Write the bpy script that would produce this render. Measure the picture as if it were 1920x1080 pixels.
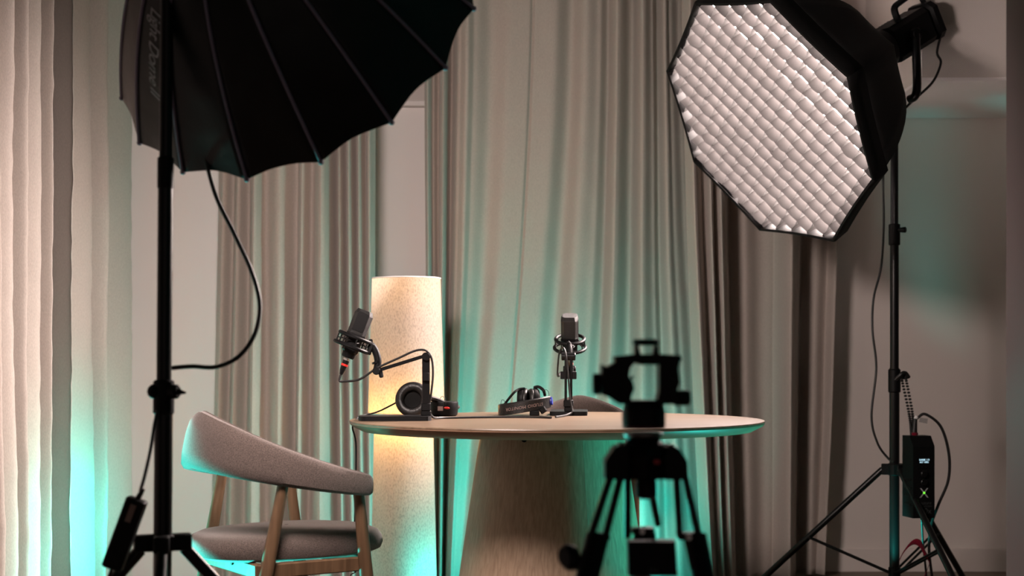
import bpy, math, random
from mathutils import Vector, Matrix, noise, Euler
random.seed(7)
S = bpy.context.scene
for o in list(bpy.data.objects):
    bpy.data.objects.remove(o)
COL = S.collection

# ------------------------------------------------------------------ camera, world, exposure
FPX, HORIZON, CAMZ = 2800.0, 666.0, 0.93
cam_d = bpy.data.cameras.new('camera'); cam = bpy.data.objects.new('camera', cam_d); COL.objects.link(cam)
cam.location = (0, 0, CAMZ); cam.rotation_euler = (math.pi/2, 0, 0)
cam_d.sensor_width = 36; cam_d.lens = 36*FPX/1920
cam_d.shift_y = (HORIZON-540)/1920
cam_d.clip_start = .05; cam_d.clip_end = 50
cam_d.dof.use_dof = True; cam_d.dof.focus_distance = 4.35; cam_d.dof.aperture_fstop = 3.4
S.camera = cam
w = bpy.data.worlds.new('dim_room'); S.world = w; w.use_nodes = True
w.node_tree.nodes['Background'].inputs[0].default_value = (1, .80, .72, 1)
w.node_tree.nodes['Background'].inputs[1].default_value = .14
S.view_settings.view_transform = 'Standard'; S.view_settings.look = 'None'
S.view_settings.exposure = 0.0; S.view_settings.gamma = 1
try: S.view_settings.use_curve_mapping = False
except Exception: pass

# strengths of the lamps the place has
OCTA_E, DOME_E = 135.0, 104.0
KEY_COL = (1, .82, .765, 1)
DOME_COL = (1, .83, .765, 1)
TEAL = (.03, .66, .56)

def P(px, py, Y):
    return Vector(((px-960)/FPX*Y, Y, CAMZ-(py-HORIZON)/FPX*Y))
V = Vector

# ------------------------------------------------------------------ materials
def new_mat(name):
    m = bpy.data.materials.new(name); m.use_nodes = True
    nt = m.node_tree; return m, nt, nt.nodes['Principled BSDF']
def c4(c): return (c[0], c[1], c[2], 1)
def plain(name, col, rough=.5, metal=0, spec=.5, bump=0, bscale=200, var=0, vscale=8):
    m, nt, b = new_mat(name)
    b.inputs['Base Color'].default_value = c4(col); b.inputs['Roughness'].default_value = rough
    b.inputs['Metallic'].default_value = metal; b.inputs['Specular IOR Level'].default_value = spec
    tc = nt.nodes.new('ShaderNodeTexCoord')
    if bump:
        n = nt.nodes.new('ShaderNodeTexNoise'); n.inputs['Scale'].default_value = bscale
        nt.links.new(tc.outputs['Object'], n.inputs['Vector'])
        bp = nt.nodes.new('ShaderNodeBump'); bp.inputs['Strength'].default_value = bump; bp.inputs['Distance'].default_value = .002
        nt.links.new(n.outputs['Fac'], bp.inputs['Height']); nt.links.new(bp.outputs['Normal'], b.inputs['Normal'])
    if var:
        n2 = nt.nodes.new('ShaderNodeTexNoise'); n2.inputs['Scale'].default_value = vscale; n2.inputs['Detail'].default_value = 6
        nt.links.new(tc.outputs['Object'], n2.inputs['Vector'])
        mx = nt.nodes.new('ShaderNodeMix'); mx.data_type = 'RGBA'
        mx.inputs['A'].default_value = c4([x*(1-var) for x in col]); mx.inputs['B'].default_value = c4([min(1, x*(1+var)) for x in col])
        nt.links.new(n2.outputs['Fac'], mx.inputs['Factor']); nt.links.new(mx.outputs['Result'], b.inputs['Base Color'])
    return m
def fabric(name, col, weave=900, fleck=.25, fscale=(300, 300, 300), bump=.25, transl=0, sheen=.2, flo=.35, fhi=.65):
    m, nt, b = new_mat(name)
    b.inputs['Roughness'].default_value = .95; b.inputs['Specular IOR Level'].default_value = .1
    b.inputs['Sheen Weight'].default_value = sheen
    tc = nt.nodes.new('ShaderNodeTexCoord'); mp = nt.nodes.new('ShaderNodeMapping'); mp.inputs['Scale'].default_value = fscale
    nt.links.new(tc.outputs['Object'], mp.inputs['Vector'])
    n = nt.nodes.new('ShaderNodeTexNoise'); n.inputs['Scale'].default_value = 1; n.inputs['Detail'].default_value = 4
    nt.links.new(mp.outputs['Vector'], n.inputs['Vector'])
    r = nt.nodes.new('ShaderNodeMapRange'); r.inputs['From Min'].default_value = flo; r.inputs['From Max'].default_value = fhi
    nt.links.new(n.outputs['Fac'], r.inputs['Value'])
    mx = nt.nodes.new('ShaderNodeMix'); mx.data_type = 'RGBA'
    mx.inputs['A'].default_value = c4([x*(1-fleck) for x in col]); mx.inputs['B'].default_value = c4([min(1, x*(1+fleck*.6)) for x in col])
    nt.links.new(r.outputs['Result'], mx.inputs['Factor']); nt.links.new(mx.outputs['Result'], b.inputs['Base Color'])
    bp = nt.nodes.new('ShaderNodeBump'); bp.inputs['Strength'].default_value = bump; bp.inputs['Distance'].default_value = .001
    nt.links.new(n.outputs['Fac'], bp.inputs['Height']); nt.links.new(bp.outputs['Normal'], b.inputs['Normal'])
    if transl:
        t = nt.nodes.new('ShaderNodeBsdfTranslucent'); nt.links.new(mx.outputs['Result'], t.inputs['Color'])
        ms = nt.nodes.new('ShaderNodeMixShader'); ms.inputs['Fac'].default_value = transl
        nt.links.new(b.outputs['BSDF'], ms.inputs[1]); nt.links.new(t.outputs['BSDF'], ms.inputs[2])
        nt.links.new(ms.outputs['Shader'], nt.nodes['Material Output'].inputs['Surface'])
    return m
def wood(name, dark, light, scale=(3, 40, 40), rough=.45, bump=.06, contrast=(.3, .7)):
    m, nt, b = new_mat(name)
    b.inputs['Roughness'].default_value = rough; b.inputs['Specular IOR Level'].default_value = .35
    tc = nt.nodes.new('ShaderNodeTexCoord'); mp = nt.nodes.new('ShaderNodeMapping'); mp.inputs['Scale'].default_value = scale
    nt.links.new(tc.outputs['Object'], mp.inputs['Vector'])
    n = nt.nodes.new('ShaderNodeTexNoise'); n.inputs['Scale'].default_value = 1; n.inputs['Detail'].default_value = 8; n.inputs['Distortion'].default_value = .6
    nt.links.new(mp.outputs['Vector'], n.inputs['Vector'])
    r = nt.nodes.new('ShaderNodeMapRange'); r.inputs['From Min'].default_value = contrast[0]; r.inputs['From Max'].default_value = contrast[1]
    nt.links.new(n.outputs['Fac'], r.inputs['Value'])
    mx = nt.nodes.new('ShaderNodeMix'); mx.data_type = 'RGBA'; mx.inputs['A'].default_value = c4(dark); mx.inputs['B'].default_value = c4(light)
    nt.links.new(r.outputs['Result'], mx.inputs['Factor']); nt.links.new(mx.outputs['Result'], b.inputs['Base Color'])
    bp = nt.nodes.new('ShaderNodeBump'); bp.inputs['Strength'].default_value = bump; bp.inputs['Distance'].default_value = .001
    nt.links.new(n.outputs['Fac'], bp.inputs['Height']); nt.links.new(bp.outputs['Normal'], b.inputs['Normal'])
    return m
def emit(name, col, strength):
    m = bpy.data.materials.new(name); m.use_nodes = True; nt = m.node_tree
    nt.nodes.remove(nt.nodes['Principled BSDF'])
    e = nt.nodes.new('ShaderNodeEmission'); e.inputs['Color'].default_value = c4(col); e.inputs['Strength'].default_value = strength
    nt.links.new(e.outputs['Emission'], nt.nodes['Material Output'].inputs['Surface']); return m
def wallpaper(name, col):
    m, nt, b = new_mat(name); b.inputs['Base Color'].default_value = c4(col); b.inputs['Roughness'].default_value = .85
    b.inputs['Specular IOR Level'].default_value = .2
    tc = nt.nodes.new('ShaderNodeTexCoord'); hs = []
    for ang in (.9, -.75):
        mp = nt.nodes.new('ShaderNodeMapping'); mp.inputs['Rotation'].default_value = (0, ang, 0); nt.links.new(tc.outputs['Object'], mp.inputs['Vector'])
        wv = nt.nodes.new('ShaderNodeTexWave'); wv.inputs['Scale'].default_value = 55; wv.inputs['Distortion'].default_value = 1.2; wv.inputs['Detail'].default_value = 1
        nt.links.new(mp.outputs['Vector'], wv.inputs['Vector']); hs.append(wv)
    ad = nt.nodes.new('ShaderNodeMath'); ad.operation = 'ADD'
    nt.links.new(hs[0].outputs['Fac'], ad.inputs[0]); nt.links.new(hs[1].outputs['Fac'], ad.inputs[1])
    bp = nt.nodes.new('ShaderNodeBump'); bp.inputs['Strength'].default_value = .35; bp.inputs['Distance'].default_value = .0015
    nt.links.new(ad.outputs[0], bp.inputs['Height']); nt.links.new(bp.outputs['Normal'], b.inputs['Normal'])
    return m

M = dict(
    wall=wallpaper('woven_wallpaper', (.74, .67, .63)),
    paint=plain('white_paint', (.92, .87, .86), .8, bump=.05, bscale=90),
    wallside=plain('taupe_paint', (.26, .235, .22), .85, bump=.05, bscale=90),
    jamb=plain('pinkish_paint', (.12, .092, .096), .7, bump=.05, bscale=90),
    floor=wood('floor_boards', (.10, .07, .05), (.2, .14, .1), (2, 18, 18)),
    ceil=plain('ceiling_paint', (.22, .21, .2), .9),
    curtain=fabric('linen_curtain', (.56, .493, .447), fleck=.1, fscale=(500, 500, 120), bump=.3, transl=.12),
    black=plain('black_plastic', (.005, .005, .0055), .5, spec=.15, bump=.05),
    blackm=plain('black_metal', (.005, .005, .0055), .3, spec=.3),
    satin=plain('black_satin_nylon', (.0045, .0055, .006), .42, spec=.35, bump=.25, bscale=60),
    nylon=plain('black_nylon', (.006, .006, .006), .8, spec=.2),
    piping=plain('violet_grey_piping', (.22, .19, .27), .6),
    rubber=plain('black_rubber', (.008, .0075, .0075), .5),
    leather=plain('black_leatherette', (.007, .0065, .0065), .42, bump=.5, bscale=160),
    foam=plain('black_foam', (.004, .004, .004), .95),
    red=plain('red_accent', (.6, .02, .015), .4),
    redcloth=fabric('crimson_ribbon', (.16, .006, .02)),
    blue=plain('blue_accent', (.02, .03, .25), .4),
    silver=plain('silver_metal', (.6, .58, .56), .3, metal=1),
    label=plain('printed_label', (.25, .17, .15), .6),
    white=plain('white_print', (.62, .6, .6), .6),
    greyprint=plain('grey_print', (.38, .38, .4), .6),
    dimprint=plain('dim_print', (.045, .05, .05), .6),
    tag=plain('pale_tag', (.3, .28, .27), .7, var=.5, vscale=300),
    seat=fabric('heather_upholstery', (.10, .077, .068), fleck=.4, fscale=(420, 420, 420), bump=.5, sheen=.3),
    chairwood=wood('walnut_legs', (.085, .048, .026), (.16, .094, .052), (50, 50, 5)),
    oak=wood('oak_top', (.105, .068, .042), (.17, .118, .077), (4, 60, 60), .38, contrast=(.35, .7)),
    oakedge=wood('oak_edge', (.17, .095, .06), (.26, .155, .10), (10, 10, 60), .45),
    veneer=wood('oak_veneer', (.30, .205, .14), (.42, .30, .21), (150, 150, 3), .5, contrast=(.3, .65)),
    shade=fabric('linen_lampshade', (.52, .475, .435), fleck=.22, fscale=(260, 260, 110), bump=.2, transl=.5, flo=.33, fhi=.55),
    grid=fabric('black_grid_fabric', (.0135, .0124, .0120), fleck=.12, fscale=(300, 300, 300), bump=.3, transl=.04, sheen=0),
    silverfab=plain('silver_lining', (.55, .54, .53), .5),
    octa_e=emit('octabox_diffuser_glow', KEY_COL, OCTA_E),
    dome_e=emit('dome_diffuser_glow', DOME_COL, DOME_E),
    screen=emit('lcd_glow', (.55, .85, 1), 1.6),
    led=emit('green_led', (.2, 1, .05), 1.2),
    teal_e=emit('teal_led_face', TEAL, 2),
)

# ------------------------------------------------------------------ mesh helpers
W = {}
class MB:
    def __init__(s): s.v, s.f = [], []
    def add(s, vs, fs):
        k = len(s.v); s.v += [V(x) for x in vs]; s.f += [tuple(i+k for i in f) for f in fs]; return s
    def box(s, c, size, rot=None, bev=0):
        hx, hy, hz = [d/2 for d in size]; b = min(bev, hx*.9, hy*.9, hz*.9)
        R = rot if rot is not None else Matrix.Identity(3)
        if b <= 0:
            vs = [V((x, y, z)) for x in (-hx, hx) for y in (-hy, hy) for z in (-hz, hz)]
            fs = [(0, 1, 3, 2), (4, 6, 7, 5), (0, 4, 5, 1), (2, 3, 7, 6), (0, 2, 6, 4), (1, 5, 7, 3)]
        else:
            vs = []; fs = []
            def ring(ix, iy, z): # octagon
                return [V(p+(z,)) for p in ((-ix+b, -iy), (ix-b, -iy), (ix, -iy+b), (ix, iy-b), (ix-b, iy), (-ix+b, iy), (-ix, iy-b), (-ix, -iy+b))]
            e = b*.7
            for ix, iy, z in ((hx-e, hy-e, -hz), (hx, hy, -hz+e), (hx, hy, hz-e), (hx-e, hy-e, hz)): vs += ring(ix, iy, z)
            for k in range(3):
                for i in range(8):
                    j = (i+1) % 8; fs.append((k*8+i, k*8+j, k*8+8+j, k*8+8+i))
            fs.append(tuple(range(7, -1, -1))); fs.append(tuple(range(24, 32)))
        return s.add([R @ x + V(c) for x in vs], fs)
    def lathe(s, prof, origin=(0, 0, 0), axis=(0, 0, 1), n=24, cap=True, a0=0, sx=1, sy=1):
        ax = V(axis).normalized(); q = V((0, 0, 1)).rotation_difference(ax).to_matrix(); o = V(origin)
        vs = []; fs = []
        for r, z in prof:
            for i in range(n):
                a = a0+2*math.pi*i/n; vs.append(q @ V((sx*r*math.cos(a), sy*r*math.sin(a), z))+o)
        for k in range(len(prof)-1):
            for i in range(n):
                j = (i+1) % n; fs.append((k*n+i, k*n+j, (k+1)*n+j, (k+1)*n+i))
        if cap:
            fs.append(tuple(range(n-1, -1, -1))); fs.append(tuple(range((len(prof)-1)*n, len(prof)*n)))
        return s.add(vs, fs)
    def cyl(s, p0, p1, r0, r1=None, n=16, bev=0):
        p0, p1 = V(p0), V(p1); L = (p1-p0).length; r1 = r0 if r1 is None else r1
        b = min(bev, L*.3, r0*.5)
        prof = [(r0, 0), (r1, L)] if b <= 0 else [(r0-b, 0), (r0, b), (r1, L-b), (r1-b, L)]
        return s.lathe(prof, p0, p1-p0, n)
    def tube(s, pts, r, n=8, smooth=6, closed=False, flat=1.0):
        pts = [V(p) for p in pts]
        if smooth > 1: pts = spline(pts, smooth, closed)
        m = len(pts); vs = []; fs = []; up = V((.13, .31, .94)).normalized(); prev = None
        for i, p in enumerate(pts):
            a = pts[(i-1) % m] if (closed or i > 0) else p; b = pts[(i+1) % m] if (closed or i < m-1) else p
            t = (b-a).normalized()
            if prev is None: u = (up-t*up.dot(t)).normalized()
            else:
                u = prev-t*prev.dot(t); u = u.normalized() if u.length > 1e-6 else prev
            prev = u; w_ = t.cross(u)
            rr = r(i/(m-1)) if callable(r) else r
            for k in range(n):
                a_ = 2*math.pi*k/n; vs.append(p+u*rr*math.cos(a_)+w_*rr*flat*math.sin(a_))
        for i in range(m if closed else m-1):
            for k in range(n):
                l = (k+1) % n; i2 = (i+1) % m; fs.append((i*n+k, i*n+l, i2*n+l, i2*n+k))
        if not closed: fs.append(tuple(range(n-1, -1, -1))); fs.append(tuple(range((m-1)*n, m*n)))
        return s.add(vs, fs)
    def prism(s, poly, o, ux, uy, uz, d0, d1):
        o, ux, uy, uz = V(o), V(ux), V(uy), V(uz); n = len(poly)
        vs = [o+ux*x+uy*y+uz*d0 for x, y in poly]+[o+ux*x+uy*y+uz*d1 for x, y in poly]
        fs = [tuple(range(n-1, -1, -1)), tuple(range(n, 2*n))]+[(i, (i+1) % n, n+(i+1) % n, n+i) for i in range(n)]
        return s.add(vs, fs)
    def ball(s, c, r, n=14, sc=(1, 1, 1)):
        m = n//2; prof = [(max(1e-4, math.sin(math.pi*i/m)), -math.cos(math.pi*i/m)) for i in range(m+1)]
        t = MB(); t.lathe(prof, n=n, cap=False)
        return s.add([V((x.x*r*sc[0], x.y*r*sc[1], x.z*r*sc[2]))+V(c) for x in t.v], t.f)
    def gridf(s, rows, wrap=False):
        k = len(s.v); R = len(rows); C = len(rows[0])
        for r in rows: s.v += [V(x) for x in r]
        for i in range(R-1):
            for j in range(C if wrap else C-1):
                l = (j+1) % C; s.f.append((k+i*C+j, k+i*C+l, k+(i+1)*C+l, k+(i+1)*C+j))
        return s
    def xform(s, mat):
        s.v = [mat @ x for x in s.v]; return s
    def build(s, name, mat, parent=None, smooth=True, solid=0, flip=False):
        lo = V([min(x[i] for x in s.v) for i in range(3)]); hi = V([max(x[i] for x in s.v) for i in range(3)]); c = (lo+hi)/2
        me = bpy.data.meshes.new(name)
        me.from_pydata([tuple(x-c) for x in s.v], [], s.f); me.update()
        import bmesh
        bm = bmesh.new(); bm.from_mesh(me); bmesh.ops.recalc_face_normals(bm, faces=bm.faces); bm.to_mesh(me); bm.free()
        if smooth:
            me.shade_smooth() if hasattr(me, 'shade_smooth') else None
            try: me.set_sharp_from_angle(angle=math.radians(38))
            except Exception: pass
        me.materials.append(mat)
        o = bpy.data.objects.new(name, me); COL.objects.link(o)
        if parent is not None: o.parent = parent; o.location = c-W[parent]
        else: o.location = c
        W[o] = c
        if solid:
            md = o.modifiers.new('thickness', 'SOLIDIFY'); md.thickness = solid; md.offset = 0
        return o
def spline(pts, k, closed=False):
    out = []; n = len(pts)
    for i in range(n if closed else n-1):
        if closed: p0, p1, p2, p3 = pts[(i-1) % n], pts[i], pts[(i+1) % n], pts[(i+2) % n]
        else: p0, p1, p2, p3 = pts[max(i-1, 0)], pts[i], pts[i+1], pts[min(i+2, n-1)]
        for j in range(k):
            t = j/k
            out.append(.5*((2*p1)+(p2-p0)*t+(2*p0-5*p1+4*p2-p3)*t*t+(3*p1-p0-3*p2+p3)*t**3))
    if not closed: out.append(pts[-1])
    return out
def tag(o, label, cat, group=None):
    o['label'] = label; o['category'] = cat
    if group: o['group'] = group
    return o
def thing(name, label, cat, loc, group=None):
    o = bpy.data.objects.new(name, None); COL.objects.link(o); o.location = loc; W[o] = V(loc); o.empty_display_size = .05
    return tag(o, label, cat, group)
def struct(o, label=None):
    o['kind'] = 'structure'
    if label: o['label'] = label
    return o
def copy_tree(o, parent=None):
    c = o.copy(); COL.objects.link(c); c.parent = parent; W[c] = W[o]
    for ch in o.children: copy_tree(ch, c)
    return c
def text(string, size, shear=0, ext=0, spacing=1):
    cu = bpy.data.curves.new('lettering', 'FONT'); cu.body = string; cu.size = size; cu.shear = shear; cu.extrude = ext
    cu.align_x = 'CENTER'; cu.align_y = 'CENTER'; cu.space_character = spacing; cu.resolution_u = 3
    ob = bpy.data.objects.new('lettering', cu); COL.objects.link(ob)
    dg = bpy.context.evaluated_depsgraph_get(); me = bpy.data.meshes.new_from_object(ob.evaluated_get(dg))
    vs = [v.co.copy() for v in me.vertices]; fs = [tuple(p.vertices) for p in me.polygons]
    bpy.data.objects.remove(ob); bpy.data.meshes.remove(me); bpy.data.curves.remove(cu)
    return vs, fs
def text_on(string, size, o, ux, uy, mat, parent, name='lettering', shear=0, spacing=1):
    vs, fs = text(string, size, shear, 0, spacing); o, ux, uy = V(o), V(ux).normalized(), V(uy).normalized()
    nrm = ux.cross(uy)
    return MB().add([o+ux*a.x+uy*a.y for a in vs], fs).build(name, mat, parent, smooth=False)
def rotm(ax, ang): return Matrix.Rotation(ang, 3, ax)
def frame(z, x=(1, 0, 0)):
    z = V(z).normalized(); x = V(x); x = (x-z*x.dot(z)).normalized(); return x, z.cross(x), z

# ------------------------------------------------------------------ structure
YB = 6.42
struct(MB().box((.2, 2.0, -.05), (6.4, 9.0, .1)).build('floor', M['floor'], smooth=False))
struct(MB().box((.2, 2.0, 2.75), (6.4, 9.0, .1)).build('ceiling', M['ceil'], smooth=False))
struct(MB().box((.2, YB+.05, 1.35), (6.4, .1, 2.7)).build('wall_back', M['wall'], smooth=False))
struct(MB().box((-1.75, 2.0, 1.35), (.1, 8.7, 2.7)).build('wall_left', M['wallside'], smooth=False))
struct(MB().box((3.35, 2.0, 1.35), (.1, 8.4, 2.7)).build('wall_right', M['wallside'], smooth=False))
# dropped soffit over the alcove at the right, its pale underside seen from below
SZ = CAMZ+(HORIZON-222)/FPX*YB
sf = MB().box((2.42, 5.975, (SZ+.012+2.7)/2), (1.8, .88, 2.7-SZ-.012)).build('trim_1', M['wall'], smooth=False); struct(sf, 'woven wallpaper bulkhead above the right alcove')
struct(MB().box((2.42, 5.975, SZ+.006), (1.8, .87, .012)).build('trim_2', M['paint'], smooth=False), 'smooth painted underside of the bulkhead')
# wall end close by on the right edge of the frame
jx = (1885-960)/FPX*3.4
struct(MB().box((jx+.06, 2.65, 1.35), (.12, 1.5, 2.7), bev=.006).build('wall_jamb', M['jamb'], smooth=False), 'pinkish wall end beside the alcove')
# white window panel between the curtains, with its ledge
a, b = P(690, 0, YB-.03), P(806, 0, YB-.03)
struct(MB().box(((a.x+b.x)/2, YB-.012, 1.0), (b.x-a.x, .024, 2.0-.02)).build('trim_3', M['paint'], smooth=False), 'white panel between two curtains')
zl = P(0, 194, YB-.05).z
struct(MB().box(((a.x+b.x)/2, YB-.03, zl), (b.x-a.x, .06, .022), bev=.004).build('trim_4', M['paint'], smooth=False), 'thin white ledge between two curtains')
# white painted pier to the right of the far left curtain
a, b = P(225, 0, 6.13), P(470, 0, 6.13)
struct(MB().box(((a.x+b.x)/2, (6.13+YB)/2, 1.35), (b.x-a.x, YB-6.13, 2.7)).build('wall_pier', M['paint'], smooth=False), 'white painted wall pier between curtains')
# baseboard
struct(MB().box((.2, YB-.008, .05), (6.2, .016, .1), bev=.004).build('baseboard_back', M['wall'], smooth=False))

# ------------------------------------------------------------------ curtains
def curtain(folds, Y, label, zt=2.64, power=1.6, seed=0, wr=.006, deep=1.6, slant=0):
    rows = []; nz = 100; sub = 9; span = folds[-1][0]-folds[0][0]
    tops = []; 
    for i in range(len(folds)-1):
        (t0, b0, o0), (t1, b1, o1) = folds[i], folds[i+1]
        for k in range(sub):
            s = k/sub; c = (1-math.cos(math.pi*s))/2
            tops.append((t0+(t1-t0)*s, b0+(b1-b0)*s, o0+(o1-o0)*c))
    tops.append(folds[-1])
    for j in range(nz+1):
        z = .012+(zt-.012)*j/nz; row = []
        py = HORIZON-(z-CAMZ)*FPX/Y; t = max(0, py/1080); wgt = t**power
        for k, (xt, xb, off) in enumerate(tops):
            px = xt+(xb-xt)*wgt
            amp = .85+.25*noise.noise((px*.01, z*.8, seed))
            x = (px-960)/FPX*Y
            d = off*amp*deep
            n1 = noise.noise((x*4+seed, z*1.6, seed*1.7)); n2 = noise.noise((x*16+z*9, z*11-x*6, seed+3.1)); n3 = noise.noise((x*30-z*14, z*18, seed+8))
            d += n1*.007+n2*wr*.5+n3*wr*.2
            yy = Y+slant*((xt-folds[0][0])/span-.5)
            row.append((((px-960)/FPX*yy)+.004*n1, yy-d, z))
        rows.append(row)
    o = MB().gridf(rows).build('curtain', M['curtain'], solid=.003)
    tag(o, label, 'curtain', 'floor-length beige curtains')
    MBt = MB().box((o.location.x, Y, zt+.03), (o.dimensions.x+.04, .03, .05))
    return o
# the far left curtain hangs along the side wall and recedes; each row is (ridge px at top, ridge px at bottom, how far it stands off)
def side_curtain(ridges, label, x0=-1.66, zt=2.64, seed=1):
    pts = []
    for i, (pt, pb, am) in enumerate(ridges):
        xr = x0+am
        yt, yb = -FPX*xr/(960-pt), -FPX*xr/(960-pb)
        if i:
            ypt, ypb = pts[-1][1], pts[-1][2]
            pts.append((x0+.0, ypt*.62+yt*.38, ypb*.62+yb*.38))
        pts.append((xr, yt, yb))
    prof = []
    for i in range(len(pts)-1):
        for k in range(12):
            f = k/12; c = (1-math.cos(math.pi*f))/2
            prof.append((pts[i][0]+(pts[i+1][0]-pts[i][0])*c, pts[i][1]+(pts[i+1][1]-pts[i][1])*f, pts[i][2]+(pts[i+1][2]-pts[i][2])*f))
    prof.append(pts[-1]); rows = []; nz = 100
    for j in range(nz+1):
        z = .012+(zt-.012)*j/nz; row = []; g = 1-min(1, z/2.3)
        for x, yt, yb in prof:
            y = yt+(yb-yt)*g**1.3
            n1 = noise.noise((y*4, z*1.5, seed)); n2 = noise.noise((y*14+z*8, z*10-y*5, seed+3.1)); n3 = noise.noise((y*30-z*14, z*18, seed+8))
            row.append((x+n1*.008+n2*.004+n3*.0015, y+n1*.006, z))
        rows.append(row)
    return tag(MB().gridf(rows).build('curtain', M['curtain'], solid=.003), label, 'curtain', 'floor-length beige curtains')
side_curtain([(-430, -430, .08), (-350, -345, .12), (-285, -280, .11), (-225, -220, .13), (-175, -170, .11), (-135, -130, .12), (-95, -92, .11), (-60, -60, .12), (-28, -20, .10), (-2, 8, .12), (24, 30, .11), (53, 50, .13), (78, 72, .11), (102, 94, .14)], 'left-most beige curtain at the frame edge, washed teal along its bottom')
side_curtain([(126, 118, .04), (135, 130, .13), (168, 176, .10), (203, 196, .13), (245, 246, .13), (258, 252, .07)], 'teal-footed beige curtain between the left-most curtain and the white wall')
C2 = [(411, 392, -.02), (422, 402, .005), (438, 415, -.03), (452, 432, .02), (468, 454, -.02), (484, 478, .06), (498, 502, .0), (528, 526, .05), (558, 549, -.02), (572, 562, .06), (586, 577, .0), (608, 605, .07), (629, 636, -.05),
      (637, 644, .03), (646, 655, -.02), (655, 664, .04), (666, 674, -.02), (674, 682, .04), (684, 690, -.01), (694, 696, .04), (704, 700, .0)]
curtain(C2, 6.02, 'beige curtain with golden right edge behind the near chair and floor lamp', seed=2)
C3 = [(797, 806, .0), (803, 810, .05), (812, 816, .0), (822, 820, -.03), (833, 826, .05), (846, 832, -.05), (862, 838, .03), (877, 846, .055), (890, 850, .03), (922, 862, .0), (960, 885, .03), (992, 920, .03), (998, 926, .021), (1004, 930, .03),
      (1040, 960, .035), (1072, 990, -.01), (1100, 1030, .04), (1125, 1070, .02), (1142, 1100, -.02), (1157, 1125, .05), (1187, 1170, -.04), (1203, 1200, .05), (1222, 1235, .0), (1232, 1255, -.05), (1246, 1275, .01), (1256, 1300, -.02), (1275, 1330, -.05), (1292, 1345, -.06)]
curtain(C3, 6.1, 'wide beige curtain glowing teal directly behind the round table', seed=3)
C4 = [(1280, 1318, .0), (1288, 1330, .07), (1308, 1345, .02), (1320, 1352, .06), (1330, 1358, .02), (1340, 1368, .05), (1352, 1376, .0), (1370, 1390, -.06), (1400, 1410, -.02), (1425, 1430, -.03), (1455, 1450, -.02), (1478, 1470, .06), (1500, 1490, .0),
      (1516, 1500, -.05), (1540, 1520, .0), (1558, 1535, -.01), (1572, 1540, .03), (1580, 1522, .0)]
curtain(C4, 6.12, 'brown-shaded beige curtain hanging below the lit honeycomb softbox', seed=4, slant=.36, deep=2.3)
struct(MB().box((-.35, 6.02, 2.675), (5.2, .2, .05)).build('trim_6', M['paint'], smooth=False), 'white curtain track along the ceiling')

# ------------------------------------------------------------------ round table
TC = V((.129, 4.35, 0)); TZ = .743; TR = .6
tb = thing('round_table', 'round oak pedestal table holding the microphones and headphones', 'table', TC)
prof = [(.001, TZ-.028), (TR-.03, TZ-.028), (TR-.008, TZ-.016), (TR, TZ-.008), (TR, TZ-.003), (TR-.003, TZ), (.001, TZ)]
edge = MB().lathe([(TR-.2, TZ-.029), (TR-.035, TZ-.029), (TR-.006, TZ-.014), (TR-.001, TZ-.008), (TR-.001, TZ-.0045), (TR-.2, TZ-.0045)], TC, n=128, cap=False).build('edge_band', M['oakedge'], tb)
MB().lathe([(.001, TZ-.006), (TR-.001, TZ-.006), (TR, TZ-.003), (TR-.0015, TZ), (.001, TZ)], TC, n=128, cap=False).build('tabletop', M['oak'], tb)
MB().lathe([(.02, TZ-.03), (.24, TZ-.03), (.24, TZ-.0075), (.02, TZ-.0075)], TC, n=48).build('support_plate', M['oakedge'], tb)
pc = TC+V((-.012, 0, 0))
for q in range(4):      # four curved veneer panels meet at seams
    rows = []
    a0 = math.radians(-90+22+90*q+.05); a1 = math.radians(-90+22+90*(q+1)-.05)
    for r, z in ((.306, .004), (.253, .37), (.202, TZ-.031)):
        arc = [a0+(a1-a0)*i/20 for i in range(21)]
        rows.append([pc+V(((r+.006)*math.cos(t), (r+.006)*math.sin(t), z)) for t in arc]+[pc+V(((r-.006)*math.cos(t), (r-.006)*math.sin(t), z)) for t in reversed(arc)])
    pm = MB().gridf(rows, wrap=True)
    for k0 in (0, 84):
        pm.f += [(k0+i, k0+i+1, k0+40-i, k0+41-i) for i in range(20)]
    pn = pm.build('pedestal_panel', M['veneer'], tb)
    am = (a0+a1)/2; zz = P(0, 825, 4.15).z; rr = .2125
    p = pc+V((rr*math.cos(am), rr*math.sin(am), zz)); d = V((math.cos(am), math.sin(am), .14)).normalized()
    MB().cyl(p-d*.004, p+d*.0045, .007, n=16, bev=.002).build('bolt_cover', M['black'], pn)

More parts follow.
